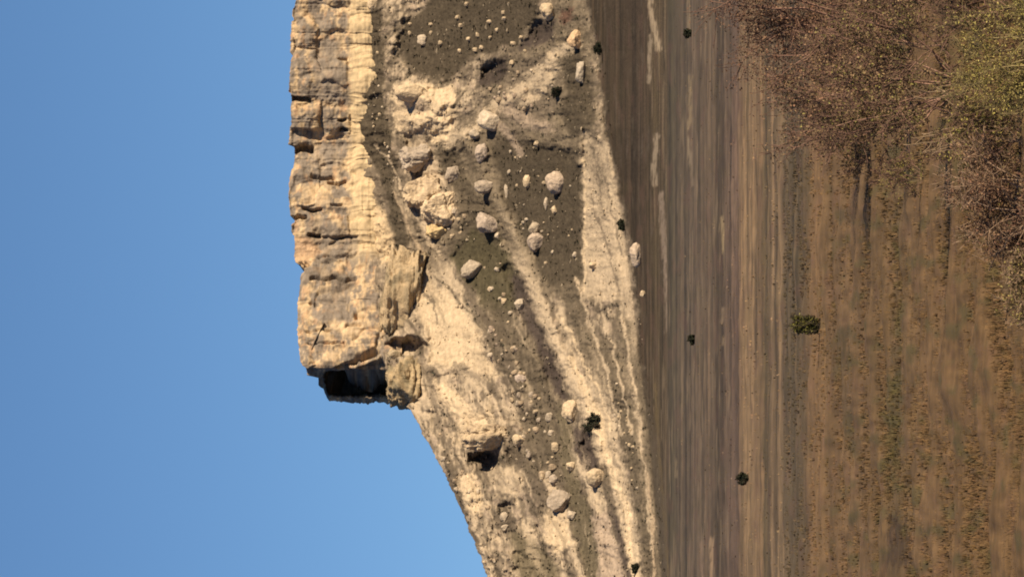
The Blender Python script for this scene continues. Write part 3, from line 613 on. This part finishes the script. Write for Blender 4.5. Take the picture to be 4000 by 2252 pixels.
def rocks():
    R = place_rock
    G = np.array((.32, .26, .20)); GL = np.array((.41, .335, .25))
    # ledge blocks below the cliff end
    R('rock_outcrop', 'long tan rock bench with layered faces right of the black cleft under the cliff end', 'rock outcrop', 1478, 1652, 955, 1334, np.array((.37, .28, .175)), 3, 1.5, .5, .6, .16, .16, 6, tone2=np.array((.20, .16, .105)))
    R('rock_outcrop', 'square tan rock block at the left end of the ledge below the shaded cliff', 'rock outcrop', 1502, 1662, 1386, 1600, np.array((.35, .265, .16)), 4, 1.5, .5, .6, .16, .16, 6, tone2=np.array((.19, .155, .10)))
    R('boulder', 'small upright pointed block beside the black cleft under the cliff', 'boulder', 1508, 1568, 1362, 1412, np.array((.34, .27, .18)), 5, 1.0, .8, .1, push=2)
    R('boulder', 'white upright block standing at the foot of the cliff at the right edge', 'boulder', 1432, 1474, -20, 55, CREAM, 6, .8, .8, .3)
    R('rock_outcrop', 'large smooth cream rock mass with black shadow at its left', 'rock outcrop', 1640, 1790, 745, 925, CREAM*1.14, 7, 1.3, .3, .55, .07, .16, 6, tone2=TAN*1.2, roll=.35, push=-2.2)
    R('rock_outcrop', 'ribbed cream rock joined to the upper right of the large smooth cream mass', 'rock outcrop', 1572, 1720, 680, 820, CREAM*1.08, 17, 1.3, .5, .5, .10, .20, 6, tone2=TAN*1.1, push=-1.8)
    R('rock_outcrop', 'low cream ledge on the left slope with a black slot of shadow at its left', 'rock outcrop', 1800, 2000, 1650, 1762, CREAM*.95, 8, 1.6, .4, .6, .12, .16, 6, tone2=TAN)
    R('rock_outcrop', 'pinkish grey rock mass with holes touching the top of the cream rock mass', 'rock outcrop', 1552, 1700, 560, 675, np.array((.33, .27, .21)), 9, .9, .5, .35, .1, .3, 6)
    R('rock_outcrop', 'yellowish lump hanging off the left side of the large cream rock mass', 'rock outcrop', 1662, 1745, 858, 935, CREAM*np.array((1.05, 1.0, .8)), 12, 1.0, .5, .3, .1, .15, 5)
    R('rock_outcrop', 'cream ribbed clay knob below the dark ledge in the upper right', 'rock outcrop', 1540, 1660, 328, 400, CREAM*1.05, 10, .9, .3, .4, .06, .12, 4)
    B = [
     ('cream rounded boulder with dark shrub beneath it on the lower left slope', 2190, 2258, 1555, 1657, CREAM*1.02, 21, .45, .15),
     ('cream angular boulder on olive strip, lower left of the rounded cream one', 2283, 2361, 1823, 1906, CREAM*.95, 22, .8, .1),
     ('big flat faced grey boulder above a long black shadow on the left slope', 2130, 2232, 1905, 2010, G*1.05, 23, .9, .2),
     ('small tan block tucked under the big flat faced grey boulder', 2212, 2252, 1990, 2030, GL, 24, .8, .2),
     ('pale pink oval boulder leaning on the dark soil patch', 2126, 2202, 664, 764, np.array((.42, .33, .25)), 25, .25, 0.),
     ('narrow upper half of the two part stack on the dark soil patch', 2062, 2112, 864, 925, np.array((.37, .30, .22)), 26, .5, .3),
     ('wide lower half of the two part stack on the dark soil patch', 2056, 2120, 905, 988, np.array((.39, .31, .24)), 27, .5, .3),
     ('pinkish grey six sided boulder with a black shadow on its left', 1856, 1946, 824, 913, np.array((.38, .305, .24)), 28, .75, .15),
     ('small round grey boulder just below the cream rock mass', 1734, 1800, 645, 716, G, 29, .6, .1),
     ('grey wedge boulder on the green brown patch left of the pale spur', 1796, 1882, 1010, 1094, GL*.9, 30, .8, .1),
     ('orange tan round boulder at the foot of the slope near right edge', 2212, 2273, 112, 196, np.array((.52, .36, .22)), 31, .2, 0.),
     ('white double topped boulder above the purple hollow near right edge', 2104, 2170, 8, 86, CREAM*1.02, 32, .7, .3),
     ('long grey white slab over a small black hole on the upper slope', 1858, 1960, 425, 518, GL*1.08, 33, .8, .2),
     ('small cream egg shaped stone right of the pale pink oval boulder', 2040, 2075, 680, 738, CREAM, 34, .3, 0.),
     ('thin grey upright stone left of the pale pink oval boulder', 2122, 2142, 768, 824, GL, 35, .6, .2),
     ('small white block below the thin grey upright stone', 2152, 2176, 800, 838, CREAM, 36, .7, .3),
     ('flat grey white rock alone on the dark upper right patch', 1628, 1668, 132, 182, GL, 37, .8, .1),
     ('small cream stone on olive strip above the angular cream boulder', 2210, 2248, 1800, 1842, CREAM, 38, .5, .1),
     ('curved cream rock at the lower end of the ledge with the black slot', 1998, 2052, 1692, 1748, CREAM, 39, .5, .1),
     ('grey white boulder in the dark brown gully above the pale spur', 2006, 2052, 1163, 1216, GL*1.05, 40, .6, .1),
     ('small cream stone above the gully boulder', 1956, 1978, 1162, 1194, CREAM, 41, .6, .2),
     ('pink tan double boulder at the edge of the plain', 2457, 2507, 942, 1048, np.array((.42, .33, .25)), 42, .4, .1),
     ('small white stone at the edge of the plain, left of the pink double boulder', 2498, 2522, 1132, 1160, CREAM, 43, .5, .1),
     ('pinkish boulder in the rubble of the left middle slope', 2008, 2054, 1458, 1503, np.array((.40, .32, .26)), 44, .7, .1),
     ('lilac grey boulder in stony dark ground left of the curved cream rock', 2142, 2186, 1848, 1892, G*1.1, 45, .7, .1),
     ('pinkish grey rock with dark undercut above the pale spur top', 1852, 1905, 555, 640, np.array((.36, .29, .23)), 46, .6, .2),
     ('grey rock half buried at the top of the pale spur', 1850, 1925, 700, 760, G*1.05, 47, .6, .1),
     ('upper cracked grey rock in the dark hollow on the far left slope', 1950, 1985, 1995, 2045, GL*.85, 48, .7, .1),
     ('lower cracked grey rock in the dark hollow on the far left slope', 1955, 1985, 2045, 2075, GL*.95, 49, .7, .1),
     ('small lone cream stone at the top of the wide dark soil patch', 2083, 2105, 548, 576, CREAM, 50, .6, .2),
     ('cream stone on the pale basal band', 2297, 2330, 1022, 1052, CREAM*1.05, 51, .4, 0.),
     ('pale pink stone cap on the basal knob near the right edge', 2245, 2290, 235, 330, np.array((.36, .30, .23)), 52, .6, .1),
     ('long cream stone on the wide dark soil patch by the spur', 1968, 1986, 715, 785, GL, 53, .5, .1),
     ('small round stone beside the black shadow of the six sided boulder', 1930, 1956, 905, 935, GL, 54, .4, .1),
     ('light tan rock on the slope above the first purple hollow', 1830, 1875, 500, 545, GL, 55, .6, .1),
    ]
    for i, (lab, x0, x1, y0, y1, tone, seed, ang, box) in enumerate(B):
        R('boulder', lab, 'boulder', x0, x1, y0, y1, tone, seed, .95, ang, box, 0., .13, 4)
    # scattered stones: many, alike
    st = [(1600,95),(1600,130),(1682,130),(1682,95),(1720,168),(1795,200),(1830,153),(1865,137),(1915,147),(1970,73),(2036,147),(2050,200),(1786,68),(1800,100),(1823,18),(1880,186),(1910,85),(1940,118),(1965,50),(1998,245),(2004,170),(1855,195)]
    for i, (x, y) in enumerate(st):
        h = random.uniform(7, 12); w = random.uniform(7, 12)
        R('stone', 'small pale stone scattered on the dark upper right patch', 'stone', x-h, x+h, y-w, y+w, CREAM*random.uniform(.75, .95), 100+i, .9, .7, .1, sub=3, group='pale stones on the dark upper right patch')
    def scatter(n, poly, lab, grp, lo, hi, tones, sd):
        r = random.Random(sd); k = 0; b = np.array(poly)
        while k < n:
            x = r.uniform(b[:, 0].min(), b[:, 0].max()); y = r.uniform(b[:, 1].min(), b[:, 1].max())
            if poly_sd(np.array([x]), np.array([y]), poly)[0] < 0: continue
            h = lo*(hi/lo)**(r.random()**1.8); w = h*r.uniform(.8, 1.5)
            R('stone', lab, 'stone', x-h, x+h, y-w, y+w, r.choice(tones)*r.uniform(.85, 1.1), int(sd*1000+k), .9, .75, .15, sub=3, group=grp); k += 1
    scatter(40, [(1960,1420),(2050,1450),(2120,1560),(2160,1640),(2190,1790),(2170,1890),(2070,1870),(2040,1760),(2010,1650),(1990,1530)], 'pale stone in the stony dark ground of the left slope', 'stones on the left slope', 6, 17, [GL, TAN, G, CREAM*.85], 3)
    scatter(26, [(1990,560),(2220,600),(2255,700),(2260,1080),(2150,1090),(2040,900),(1960,720)], 'tiny pale stone on the wide dark soil patch', 'stones on the wide dark soil patch', 4, 9, [GL, CREAM*.85], 4)
    scatter(22, [(1700,640),(1800,700),(1850,800),(1800,960),(1780,1000),(1830,1060),(1960,1000),(1990,1120),(2040,1300),(1940,1240),(1720,900)], 'small pale stone between the cream rock mass and the pale spur', 'stones above the pale spur', 5, 12, [GL, TAN, CREAM*.85], 5)
    scatter(26, [(1440,150),(1475,200),(1485,380),(1530,600),(1560,720),(1540,760),(1480,560),(1430,420)], 'tiny pale stone on the dark ledge under the cliff', 'stones on the dark ledge', 3, 7, [GL, CREAM*.85], 6)
    scatter(22, [(1880,340),(1980,420),(2080,470),(2180,420),(2180,330),(2090,270),(2010,260),(1950,340)], 'buff stone in rubble between the purple hollow and long slab', 'rubble stones right of the spur', 5, 13, [GL, TAN, PINK], 7)
    scatter(22, [(1660,1600),(1760,1640),(1780,1780),(1900,1960),(1930,2100),(1960,2240),(1890,2200),(1800,1960),(1700,1760)], 'tan stone along the left skyline slope', 'rubble stones on the left shoulder', 5, 14, [TAN, BUFF, GL], 8)
    scatter(16, [(1930,1240),(1990,1300),(2040,1420),(1990,1480),(1930,1440),(1890,1320)], 'tan stone in the rubble below the cream apron', 'rubble stones under the cream apron', 5, 14, [TAN, PINK, GL], 9)
    scatter(20, [(2360,1450),(2420,1500),(2480,1700),(2530,1950),(2500,2000),(2420,1700)], 'small stone on the striped toe of the slope', 'stones on the toe of the slope', 4, 9, [GL, CREAM*.8], 10)
rocks()

# ------------------------------------------------------------------ the plain
def build_plain():
    Vs = np.arange(2534, 4300, 3.5); Ys = CAM_H*F/(Vs - V0)
    Ys = np.concatenate([[40000, 20000, 10000, 6000, 4500, 3700], Ys, [70, 50, 25, 5, -60, -400, -3000]])
    u = np.linspace(-1, 1, 330); u = np.concatenate([[-250, -60, -15, -4, -2, -1.3], u, [1.3, 2, 4, 15, 60, 250]])
    X = u[None, :]*(8 + .062*np.abs(Ys))[:, None]; Y = np.broadcast_to(Ys[:, None], X.shape)
    inner = (np.abs(u) <= 1)[None, :]
    Z = np.where(inner & (Y > 60) & (Y < 1400), (.10 + .16*sstep(330, 200, Y)*0 + .05*(1-sstep(170, 300, Y)))*fbm(X/2.6, Y/7, 1.0, 4), 0.0)
    c = plain_tone(X, np.maximum(Y, 88))
    o = mesh_np('ground', np.stack([X, Y, Z], -1), grid_faces(*X.shape), M_GROUND, c.reshape(-1, 3))
    tag(o, kind='structure')
build_plain()

def build_grass(n, va, vb, hlo, hhi, nb, name, seed, wpx=3.4, tv=.1, gain=1.08):
    r = np.random.default_rng(seed)
    v = r.uniform(va, vb, n); y = r.uniform(-350, 2600, n)
    Y = CAM_H*F/(v - V0); X = (2252 - y - 1126)*Y/F
    c = plain_tone(X, Y)
    clump = fbm(X/1.6, Y/4.0, 3.3, 3)
    keep = r.random(n) < np.clip(.6 + .35*clump + .3*fbm(X/9, Y/30, 6.1, 2), .15, 1); X, Y, c, clump = X[keep], Y[keep], c[keep], clump[keep]; n = len(X)
    h = r.uniform(hlo, hhi, n)*(1 + .55*clump)
    tint = r.normal(1.0, tv, (n, 1))*np.ones((n, 3)); tint[:, 0] *= r.normal(1, .03, n); tint[:, 2] *= r.normal(1.03, .05, n)
    c = c*tint*gain
    k = nb
    ang = r.uniform(0, 2*np.pi, (n, k)); ln = r.uniform(.1, .75, (n, k))*h[:, None]; hh = h[:, None]*r.uniform(.55, 1.1, (n, k))
    bx = X[:, None] + r.normal(0, .25, (n, k))*h[:, None]; by = Y[:, None] + r.normal(0, .25, (n, k))*h[:, None]
    w = (Y[:, None]/F*wpx)*r.uniform(.6, 1.3, (n, k)); a2 = r.uniform(0, np.pi, (n, k))
    p0 = np.stack([bx - w*np.cos(a2), by - w*np.sin(a2), np.full_like(bx, -.05)], -1)
    p1 = np.stack([bx + w*np.cos(a2), by + w*np.sin(a2), np.full_like(bx, -.05)], -1)
    p2 = np.stack([bx + ln*np.cos(ang), by + ln*np.sin(ang), hh], -1)
    P = np.stack([p0, p1, p2], 2).reshape(-1, 3)
    f = np.arange(n*k*3).reshape(-1, 3)
    cc = np.repeat(c, k*3, 0); cc = cc.reshape(n*k, 3, 3); cc[:, 2] *= 1.06; cc = cc.reshape(-1, 3)
    o = mesh_np(name, P, f, M_FIELD, cc, smooth=False)
    tag(o, 'low dry brown grass covering the plain' if va < 3000 else 'tufts of dry brown grass in the foreground', 'grass', kind='stuff')
build_grass(4200, 2640, 3130, .03, .09, 5, 'far_grass', 3, 3.6, .05, 1.3)
build_grass(46000, 3060, 4200, .03, .11, 8, 'near_grass', 4, 2.4, .06, 1.0)

# ------------------------------------------------------------------ bushes
def tubes(seg, sides=4):
    """seg: (n, 8) p0 p1 r0 r1 -> verts, quads"""
    p0, p1, r0, r1 = seg[:, :3], seg[:, 3:6], seg[:, 6], seg[:, 7]
    d = p1-p0; d /= np.linalg.norm(d, axis=1)[:, None] + 1e-9
    a = np.cross(d, np.where(np.abs(d[:, 2:3]) < .9, np.array([[0, 0, 1.]]), np.array([[1., 0, 0]]))); a /= np.linalg.norm(a, axis=1)[:, None] + 1e-9
    b = np.cross(d, a); V = []
    for p, rr in ((p0, r0), (p1, r1)):
        for i in range(sides):
            t = 2*np.pi*i/sides; V.append(p + (a*np.cos(t) + b*np.sin(t))*rr[:, None])
    V = np.stack(V, 1); n = len(seg); base = np.arange(n)[:, None]*2*sides
    fs = [np.concatenate([base+i, base+(i+1) % sides, base+sides+(i+1) % sides, base+sides+i], 1) for i in range(sides)]
    return V.reshape(-1, 3), np.concatenate(fs)

def leaf_cards(pts, size, r, up=.2):
    n = len(pts); d = r.normal(size=(n, 3)); d[:, 2] += up; d /= np.linalg.norm(d, axis=1)[:, None]
    e = np.cross(d, r.normal(size=(n, 3))); e /= np.linalg.norm(e, axis=1)[:, None] + 1e-9
    s = size*r.uniform(.6, 1.4, n)[:, None]
    V = np.stack([pts, pts + d*s*.5 + e*s*.28, pts + d*s, pts + d*s*.5 - e*s*.28], 1)
    return V.reshape(-1, 3), np.arange(n*4).reshape(-1, 4)

def grow(rx, ry, hz, nst, seed, twig=5, low=.1):
    """multi-stemmed shrub: stems fan out from the base, fork three times; returns segments and twig tips"""
    r = np.random.default_rng(seed); segs = []; tips = []
    def go(p, d, L, rad, lev):
        n = 3; q = p
        for i in range(n):
            d = d + r.normal(0, .22, 3); d[2] += .05; d /= np.linalg.norm(d)
            q2 = q + d*L/n; segs.append([*q, *q2, rad*(1-.25*i/n), rad*(1-.25*(i+1)/n)]); q = q2
            if lev > 0 and i > 0:
                for _ in range(2 if lev > 1 else twig - 2):
                    dd = d + r.normal(0, .72 if lev > 1 else .9, 3); dd[2] += .1; dd /= np.linalg.norm(dd); go(q, dd, L*r.uniform(.45, .7), rad*.5, lev-1)
            if lev == 0: tips.append(q)
    for s in range(nst):
        a = 2*np.pi*(s + r.random())/nst; el = r.uniform(low, 1.35)
        d = np.array([math.cos(a)*math.cos(el), math.sin(a)*math.cos(el), math.sin(el)])
        go(np.array([math.cos(a)*.04, math.sin(a)*.04, -.05]), d, r.uniform(.5, .75), .011, 2)
    sg = np.array(segs); tp = np.array(tips)
    lim = np.quantile(np.abs(tp), .97, 0); top = np.quantile(tp[:, 2], .985)
    k = np.array([rx/lim[0], ry/lim[1], hz/top])
    sg[:, :3] *= k; sg[:, 3:6] *= k; tp = tp*k
    f = hz/1.4; sg[:, 6:] *= f
    return sg, tp, r

def bush(name, label, cat, vbase, yc, wpx, hpx, leaf, bark, seed, nst=13, nleaf=9000, lsize=10.0, twig=8, group=None, low=.1, twr=2.0, leafless=False, on_hill=False):
    if on_hill: Yg = float(hill_depth(np.array([vbase-4.]), np.array([float(yc)]))[0])
    else: Yg = CAM_H*F/(vbase - V0)
    loc = px(np.array(float(vbase)), np.array(float(yc)), np.array(Yg)); m_ = Yg/F
    root = empty(name, loc); tag(root, label, cat, group)
    sg, tp, r = grow(wpx*.5*m_, wpx*.42*m_, hpx*m_, nst, seed, twig, low)
    if cat == 'bush':
        den = lambda p: fbm(p[:, 0]/(wpx*m_)*5+seed, p[:, 1]/(wpx*m_)*5, p[:, 2]/(hpx*m_)*4.5, 2)
        thin = sg[:, 6] < np.quantile(sg[:, 6], .62); sg = sg[~thin | (den(sg[:, 3:6]) > -.12)]
        tp = tp[den(tp) > -.05]
    sg[:, 6:] = np.maximum(sg[:, 6:], m_*twr*.5)
    V, f = tubes(sg); nn = r.normal(1, .18, len(sg))[:, None]
    tone = np.array(bark)[None, :]*nn*np.where(sg[:, 6:7] > m_*twr*.7, 1.25, .95)
    mesh_np('branches', V, f, M_GRASS, np.repeat(tone, 8, 0), parent=root)
    if not leafless:
        nleaf = int(nleaf*(1.25 if cat == 'shrub' else .85))
        i = r.integers(0, len(tp), nleaf); pts = tp[i]*r.uniform(.62, 1.04, (nleaf, 1))**.8 + r.normal(0, .028, (nleaf, 3))*np.array([wpx*m_, wpx*m_, hpx*m_])*.55
        if cat == 'shrub':                                   # rounded crowns
            e = np.array([wpx*m_*.5, wpx*m_*.45, hpx*m_*.5]); u_ = (pts - np.array([0, 0, e[2]]))/e; rr = np.linalg.norm(u_, axis=1)
            u_ = u_/np.maximum(1, rr/r.uniform(.75, 1.08, nleaf))[:, None]; pts = u_*e + np.array([0, 0, e[2]])
        pts[:, 2] = np.maximum(pts[:, 2], .02)
        V, f = leaf_cards(pts, lsize*m_, r)
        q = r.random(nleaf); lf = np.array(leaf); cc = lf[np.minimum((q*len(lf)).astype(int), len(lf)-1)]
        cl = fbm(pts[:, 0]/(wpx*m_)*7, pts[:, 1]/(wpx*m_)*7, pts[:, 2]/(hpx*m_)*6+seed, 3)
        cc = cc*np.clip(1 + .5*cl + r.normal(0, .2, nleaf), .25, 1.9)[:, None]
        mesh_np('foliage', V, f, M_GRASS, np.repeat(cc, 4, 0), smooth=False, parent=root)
    return root

RUST = [(.175, .095, .062), (.135, .08, .055), (.21, .13, .08), (.085, .05, .038)]
BRN = [(.17, .115, .065), (.13, .09, .055), (.21, .145, .08), (.12, .10, .05)]
LIME = [(.26, .22, .065), (.19, .17, .055), (.30, .25, .09), (.15, .12, .05)]
OLV = [(.17, .145, .06), (.20, .15, .075), (.13, .11, .05)]
BK = (.165, .10, .075); BKL = (.30, .21, .145)
bush('brush', 'tall rusty brown dry bush farthest back at the right edge', 'bush', 3360, 90, 900, 640, RUST, BK, 1, 16, 17000)
bush('brush', 'spreading purple brown dry bush in front of the tall rusty one', 'bush', 3400, 420, 560, 440, RUST + BRN, BK, 2, 13, 9000)
bush('brush', 'broad brown bush with dark hollows in the middle of the thicket', 'bush', 3720, 330, 640, 560, BRN + LIME[1:2] + RUST[3:], BK, 3, 14, 13000)
bush('brush', 'olive brown bush behind the yellow green one at the right edge', 'bush', 3700, -60, 620, 480, OLV + BRN, BK, 4, 13, 10000)
bush('brush', 'bright yellow green bush in the lower right corner of the thicket', 'bush', 4120, 210, 560, 430, LIME, (.2, .16, .08), 5, 13, 9500, 9)
bush('brush', 'narrow yellow tinged bush standing at the left tip of the thicket', 'bush', 3600, 690, 200, 200, OLV + LIME[:2], BK, 6, 9, 2400, 6)
bush('brush', 'dark reddish bush with pale stems on the bottom edge', 'bush', 4100, 800, 520, 420, RUST, BKL, 7, 13, 15000)
bush('brush', 'low golden brown bush at the left end of the bottom edge thicket', 'bush', 4130, 1120, 340, 230, BRN + LIME[1:3], BKL, 8, 11, 8000)
bush('brush', 'brown bush filling the gap between the yellow green and reddish bushes', 'bush', 4000, 520, 420, 330, BRN + LIME[:2], BK, 9, 12, 11000)
bush('brush', 'dusky brown bush between the rusty one and the broad brown one', 'bush', 3560, 190, 620, 420, BRN + RUST, BK, 11, 13, 10000)
bush('brush', 'brown bush coloured dark for shade, filling the lower right corner behind the yellow green one', 'bush', 4010, 0, 520, 420, [(.075, .055, .035), (.1, .075, .045)], BK, 12, 12, 8000)  # leaf tones darkened to stand for the shade in this corner
bush('dead_branch', 'bare pale grey forked branches sticking out of the middle of the thicket', 'branch', 3790, 450, 330, 240, BRN, (.25, .18, .115), 10, 6, 0, twig=3, leafless=True, twr=3.5)
J = [(.030, .036, .022), (.040, .043, .026), (.024, .026, .017)]
JG = [(.13, .125, .033), (.09, .085, .028), (.17, .155, .045)]
for (lab, x0, x1, y0, y1, lf, hill, sd) in [
    ('dark green shrub at the foot of the slope left of the orange round boulder', 2308, 2354, 160, 222, J, True, 21),
    ('dark green shrub on the slope above the brown basal hollow near right edge', 2142, 2190, 330, 384, J, True, 22),
    ('small dark shrub at the plain edge of the pale basal band', 2400, 2444, 850, 906, J, True, 23),
    ('wide dark green shrub just below the cream rounded boulder', 2256, 2342, 1598, 1706, J, True, 24),
    ('tiny dark shrub at the toe of the slope by the left edge', 2460, 2496, 2192, 2240, J, True, 25),
    ('dark shrub on the far plain near the right edge', 2660, 2702, 110, 152, J, False, 26),
    ('dark shrub on the far plain straight above the bright green shrub', 2680, 2714, 1298, 1348, J, False, 27),
    ('dark green shrub standing alone on the pale tan band of the plain', 2860, 2926, 1832, 1898, J, False, 28),
    ('bright green lone shrub with dark lower stems on the plain', 3042, 3202, 1222, 1314, JG, False, 29)]:
    gr = lf is JG; f_ = .82 if gr else .74
    bush('shrub', lab, 'shrub', x1, (y0+y1)/2, (y1-y0)*f_*(1.15 if gr else 1), (x1-x0)*f_*(.85 if gr else 1), lf, (.05, .04, .03), sd, 15 if gr else 8, 5200 if gr else 1300, 9.0 if gr else 8.0, low=.15 if gr else .35, on_hill=hill)

# ------------------------------------------------------------------ rubble and scrub on the slope
def hill_points(n, r, y0=-60, y1=2320):
    y = r.uniform(y0, y1, n); vb = interp(y, BASE); vt = np.maximum(interp(y, TOP), 1440) + 8
    x = vt + (vb + 25 - vt)*r.random(n)
    Y = hill_depth(x, y); P = px(x, y, Y)
    return x, y, P, hill_tone(x, y, P), Y/F

def rubble():
    r = np.random.default_rng(77); x, y, P, c, m_ = hill_points(15000, r)
    lum = c.mean(1); cl = fbm(x/30, y/30, 55.0, 3)
    keep = r.random(len(x)) < np.where(lum > .1, .18 + .6*cl, .05 + .12*np.clip(cl, 0, 1)); x, y, P, c, m_ = x[keep], y[keep], P[keep], c[keep], m_[keep]
    n = len(x); sz = m_*3.2*(3.2**(r.random(n)**2.2))
    base = np.array([(1, 0, 0), (-1, 0, 0), (0, 1, 0), (0, -1, 0), (0, 0, 1), (0, 0, -1.)])
    V = base[None]*r.uniform(.55, 1.25, (n, 6, 1)) + r.normal(0, .22, (n, 6, 3)); V = V*sz[:, None, None]*np.array([1.1, 1, .8])
    V = V + P[:, None, :] + np.array([0, .0, .1])*sz[:, None, None]
    fs = np.array([(0, 2, 4), (2, 1, 4), (1, 3, 4), (3, 0, 4), (2, 0, 5), (1, 2, 5), (3, 1, 5), (0, 3, 5)])
    f = (np.arange(n)[:, None, None]*6 + fs[None]).reshape(-1, 3)
    light = np.array((.36, .29, .205)); k = np.where(c.mean(1) < .1, .6, .12)[:, None]
    cc = (c*(1-k) + light*k)*r.normal(1, .17, (n, 1))
    o = mesh_np('rubble', V.reshape(-1, 3), f, M_ROCK, np.repeat(cc, 6, 0), smooth=False)
    tag(o, 'small pale rubble littering the slope under the cliff', 'rubble', kind='stuff')
rubble()

def scrub():
    r = np.random.default_rng(78); x, y, P, c, m_ = hill_points(26000, r)
    lum = c.mean(1); cl = fbm(x/26, y/40, 57.0, 3)
    keep = r.random(len(x)) < np.where(lum < .075, .10 + .45*np.clip(cl, 0, 1), np.where(lum < .12, .10 + .5*cl, .006 + .05*np.clip(cl-.1, 0, 1)))
    x, y, P, c, m_ = x[keep], y[keep], P[keep], c[keep], m_[keep]; n = len(x); k = 7
    h = m_[:, None]*4.5*(3.2**(r.random((n, 1))**2))
    d = r.normal(size=(n, k, 3)); d[..., 2] = np.abs(d[..., 2]) + .25; d /= np.linalg.norm(d, axis=2)[..., None]
    e = np.cross(d, r.normal(size=(n, k, 3))); e /= np.linalg.norm(e, axis=2)[..., None]
    p = P[:, None, :] - np.array([0, 0, .05]); w = m_[:, None, None]*2.6
    V = np.stack([p - e*w + 0*d, p + e*w + 0*d, p + d*h[..., None]], 2).reshape(-1, 3)
    own = np.array((.064, .054, .034)); cc = (.45*np.minimum(c, .10) + .55*own)*r.normal(1, .16, (n, 1))
    g = r.random(n) < .05; cc[g] = np.array((.042, .042, .024))
    o = mesh_np('scrub', V, np.arange(n*k*3).reshape(-1, 3), M_SCRUB, np.repeat(cc, k*3, 0), smooth=False)
    tag(o, 'low dark scrub covering the brown patches of the slope', 'scrub', kind='stuff')
M_SCRUB = toned('scrub', None, []); soft_normals(M_SCRUB, .9)
scrub()
